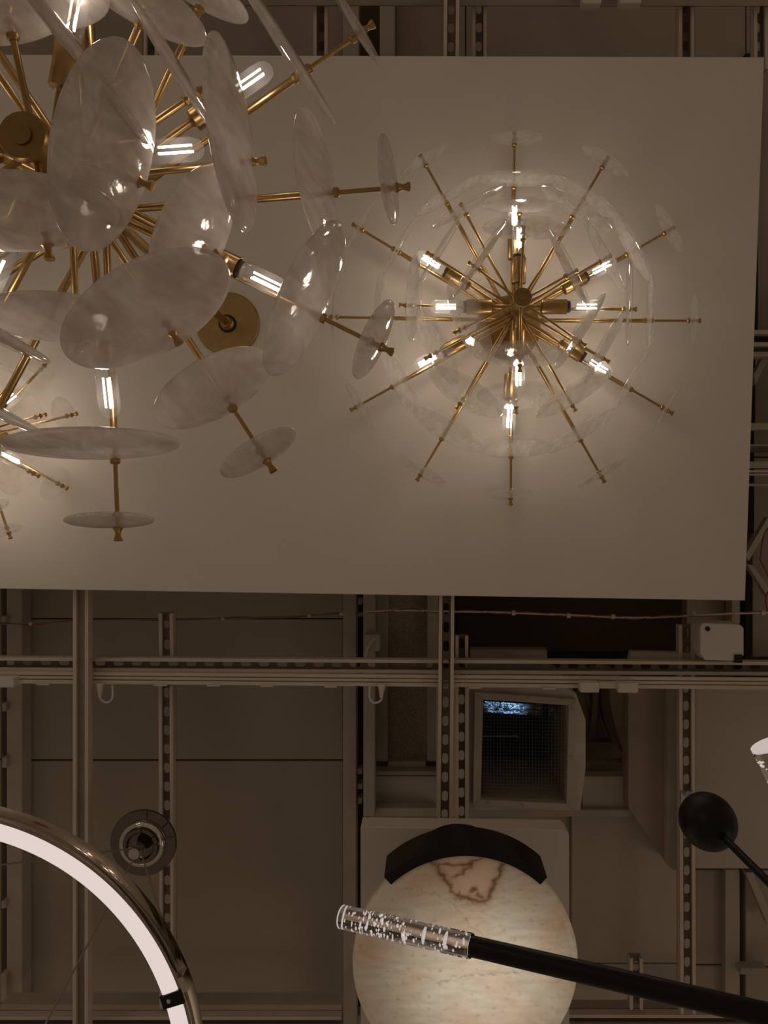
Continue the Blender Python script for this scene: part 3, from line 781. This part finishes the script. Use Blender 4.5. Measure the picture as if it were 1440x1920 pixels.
nt = AL.node_tree; N = nt.nodes; L = nt.links; bs = N['Principled BSDF']
vc = N.new('ShaderNodeVertexColor'); vc.layer_name = 'stone'
L.new(vc.outputs['Color'], bs.inputs['Base Color']); bs.inputs['Roughness'].default_value = .35
# glow of a lamp behind the stone, put in as emission fading outward
tc = N.new('ShaderNodeTexCoord'); ds = N.new('ShaderNodeVectorMath'); ds.operation = 'DISTANCE'; ds.inputs[1].default_value = (.030, .030, 0)
L.new(tc.outputs['Object'], ds.inputs[0]); mr = N.new('ShaderNodeMapRange'); mr.interpolation_type = 'SMOOTHSTEP'
mr.inputs['From Min'].default_value = .02; mr.inputs['From Max'].default_value = AR*1.12; mr.inputs['To Min'].default_value = .50; mr.inputs['To Max'].default_value = .035
L.new(ds.outputs['Value'], mr.inputs['Value'])
L.new(vc.outputs['Color'], bs.inputs['Emission Color']); L.new(mr.outputs[0], bs.inputs['Emission Strength'])
me.materials.append(AL)
o = bpy.data.objects.new('alabaster_disc', me); C.objects.link(o); o.parent = al
bw = 19*AD/F
link('curved_bracket', annulus(NB(), [(AR-.004, -.004), (AR-.004+bw, -.004), (AR-.004+bw, .082), (AR-.004, .082)], -90-42, -90+42, 96), BLACK_G, al, smooth=True)
link('back_plate', lathe(NB(), [(0, .034), (AR*.55, .034), (AR*.55, .36), (0, .36)], Matrix(), 48), BLACK_G, al)

# ------------------------------------------------------------ black arm with bubbled acrylic tip
BUB = mat('bubble_glow_white', (.9, .86, .84), .3, 0, emit=(.95, .86, .84, .42))  # emission stands in for the tip's light caught in the bubbles
ACR = bpy.data.materials.new('acrylic'); ACR.use_nodes = True
bs = ACR.node_tree.nodes['Principled BSDF']; bs.inputs['Transmission Weight'].default_value = 1; bs.inputs['Roughness'].default_value = .02
bs.inputs['IOR'].default_value = 1.47; bs.inputs['Base Color'].default_value = (.97, .93, .93, 1)
def crystal_arm(a, e, end, da, de, dend, r_tip, r_arm, label, nb, cap=False):
    A, E_, D_ = U(a[0], a[1], da), U(e[0], e[1], de), U(end[0], end[1], dend)
    root = empty('lamp_arm', E_, label, 'lamp')
    L_ = (E_-A).length
    fr = frame(E_, A)
    fr = Matrix.Translation(-E_) @ fr
    link('acrylic_tip', lathe(NB(), [(0, 0), (r_tip*.97, 0), (r_tip, .002), (r_tip, L_-.002), (r_tip*.97, L_), (0, L_)], fr, 40), ACR, root)
    b = NB(); rnd = random.Random(5)
    for _ in range(nb):
        t = rnd.random()
        cl = [.12+.22*rnd.random(), .42+.2*(rnd.random()-.5), rnd.random()*.95+.02, rnd.random()*.95+.02][rnd.randrange(4)] if nb > 60 else rnd.random()
        ang = rnd.random()*6.283; rr = r_tip*.90*math.sqrt(rnd.random()); s = rnd.choice([.0004, .0006, .0009, .0013])*(r_tip/.0115)
        p = fr @ Vector((rr*math.cos(ang), rr*math.sin(ang), L_*(1-cl)*.98+.001))
        bmesh.ops.create_icosphere(b, subdivisions=1, radius=s, matrix=Matrix.Translation(p) @ Matrix.Rotation(rnd.random()*3, 4, 'X') @ Matrix.Diagonal((1, 1, rnd.choice([1, 1.6]), 1)))
    o = link('bubbles', b, BUB, root); o['kind'] = 'stuff'
    if cap: link('frosted_end', lathe(NB(), [(0, L_), (r_tip, L_), (r_tip, L_+.003), (0, L_+.003)], fr, 32), BUB, root)
    else:
        for z in (.34, .18):
            link('inner_ring', lathe(NB(), [(r_tip*.2, L_*z), (r_tip*.45, L_*z), (r_tip*.45, L_*z+.0012), (r_tip*.2, L_*z+.0012), (r_tip*.2, L_*z)], fr, 24), BUB, root)
        link('edge_ring', lathe(NB(), [(r_tip*.96, L_), (r_tip*1.0, L_+.0004), (r_tip*.98, L_-.001), (r_tip*.96, L_)], fr, 40), BUB, root)
    b = rod(NB(), Vector((0, 0, 0)), D_-E_, r_arm, 28)
    link('black_tube', b, BLACK, root)
    l = bpy.data.lights.new('tip_light', 'POINT'); l.energy = .02; l.color = (1, .9, .88); l.shadow_soft_size = .004
    return root
crystal_arm((642, 1719), (884, 1774), (1720, 1968), .86, .80, .64, 21.5*.83/F, 18.5*.80/F, 'black tube arm with bubbled clear acrylic tip crossing the alabaster disc', 230)
crystal_arm((1440, 1400), (1490, 1500), (1600, 1720),   .80, .795, .84, 31*.80/F, 27*.8/F, 'bubbled acrylic lamp tip with frosted white end at right edge', 60, True)

# ------------------------------------------------------------ black oval shade
sh = empty('oval_shade_lamp', U(1327, 1540, 1.30), 'black oval metal shade on thin black arm at right', 'lamp')
dv = (U(1440, 1652, 1.16)-U(1366, 1578, 1.27)).normalized()
fr = frame(Vector((0, 0, 0)), dv)
b = NB(); prof = []
for k in range(25):
    a = math.pi*k/24; prof.append((.0445*math.sin(a) if 0 < k < 24 else 0, -.052*math.cos(a)))
lathe(b, prof, fr, 48); link('shade', b, BLACK, sh)
link('thin_arm', rod(NB(), dv*.045, dv*.50, .0058, 16, r2=.0062), BLACK, sh)
link('arm_collar', lathe(NB(), [(0, .044), (.010, .044), (.008, .054), (0, .054)], fr, 20), BLACK, sh)
cl = empty('hanger_clip', U(1284, 1494, 2.08), 'small silver clip on channel just above black oval shade', 'clip')
part('clip_plate', box(NB(), 1276, 1484, 1300, 1512, 2.09, .008), STEEL, cl, smooth=False, bev=.002)
part('clip_nut', lathe(NB(), [(0, 0), (.010, 0), (.010, .012), (0, .012)], frame(U(1292, 1490, 2.075), U(1292, 1490, 2.2)), 6), STEEL, cl)
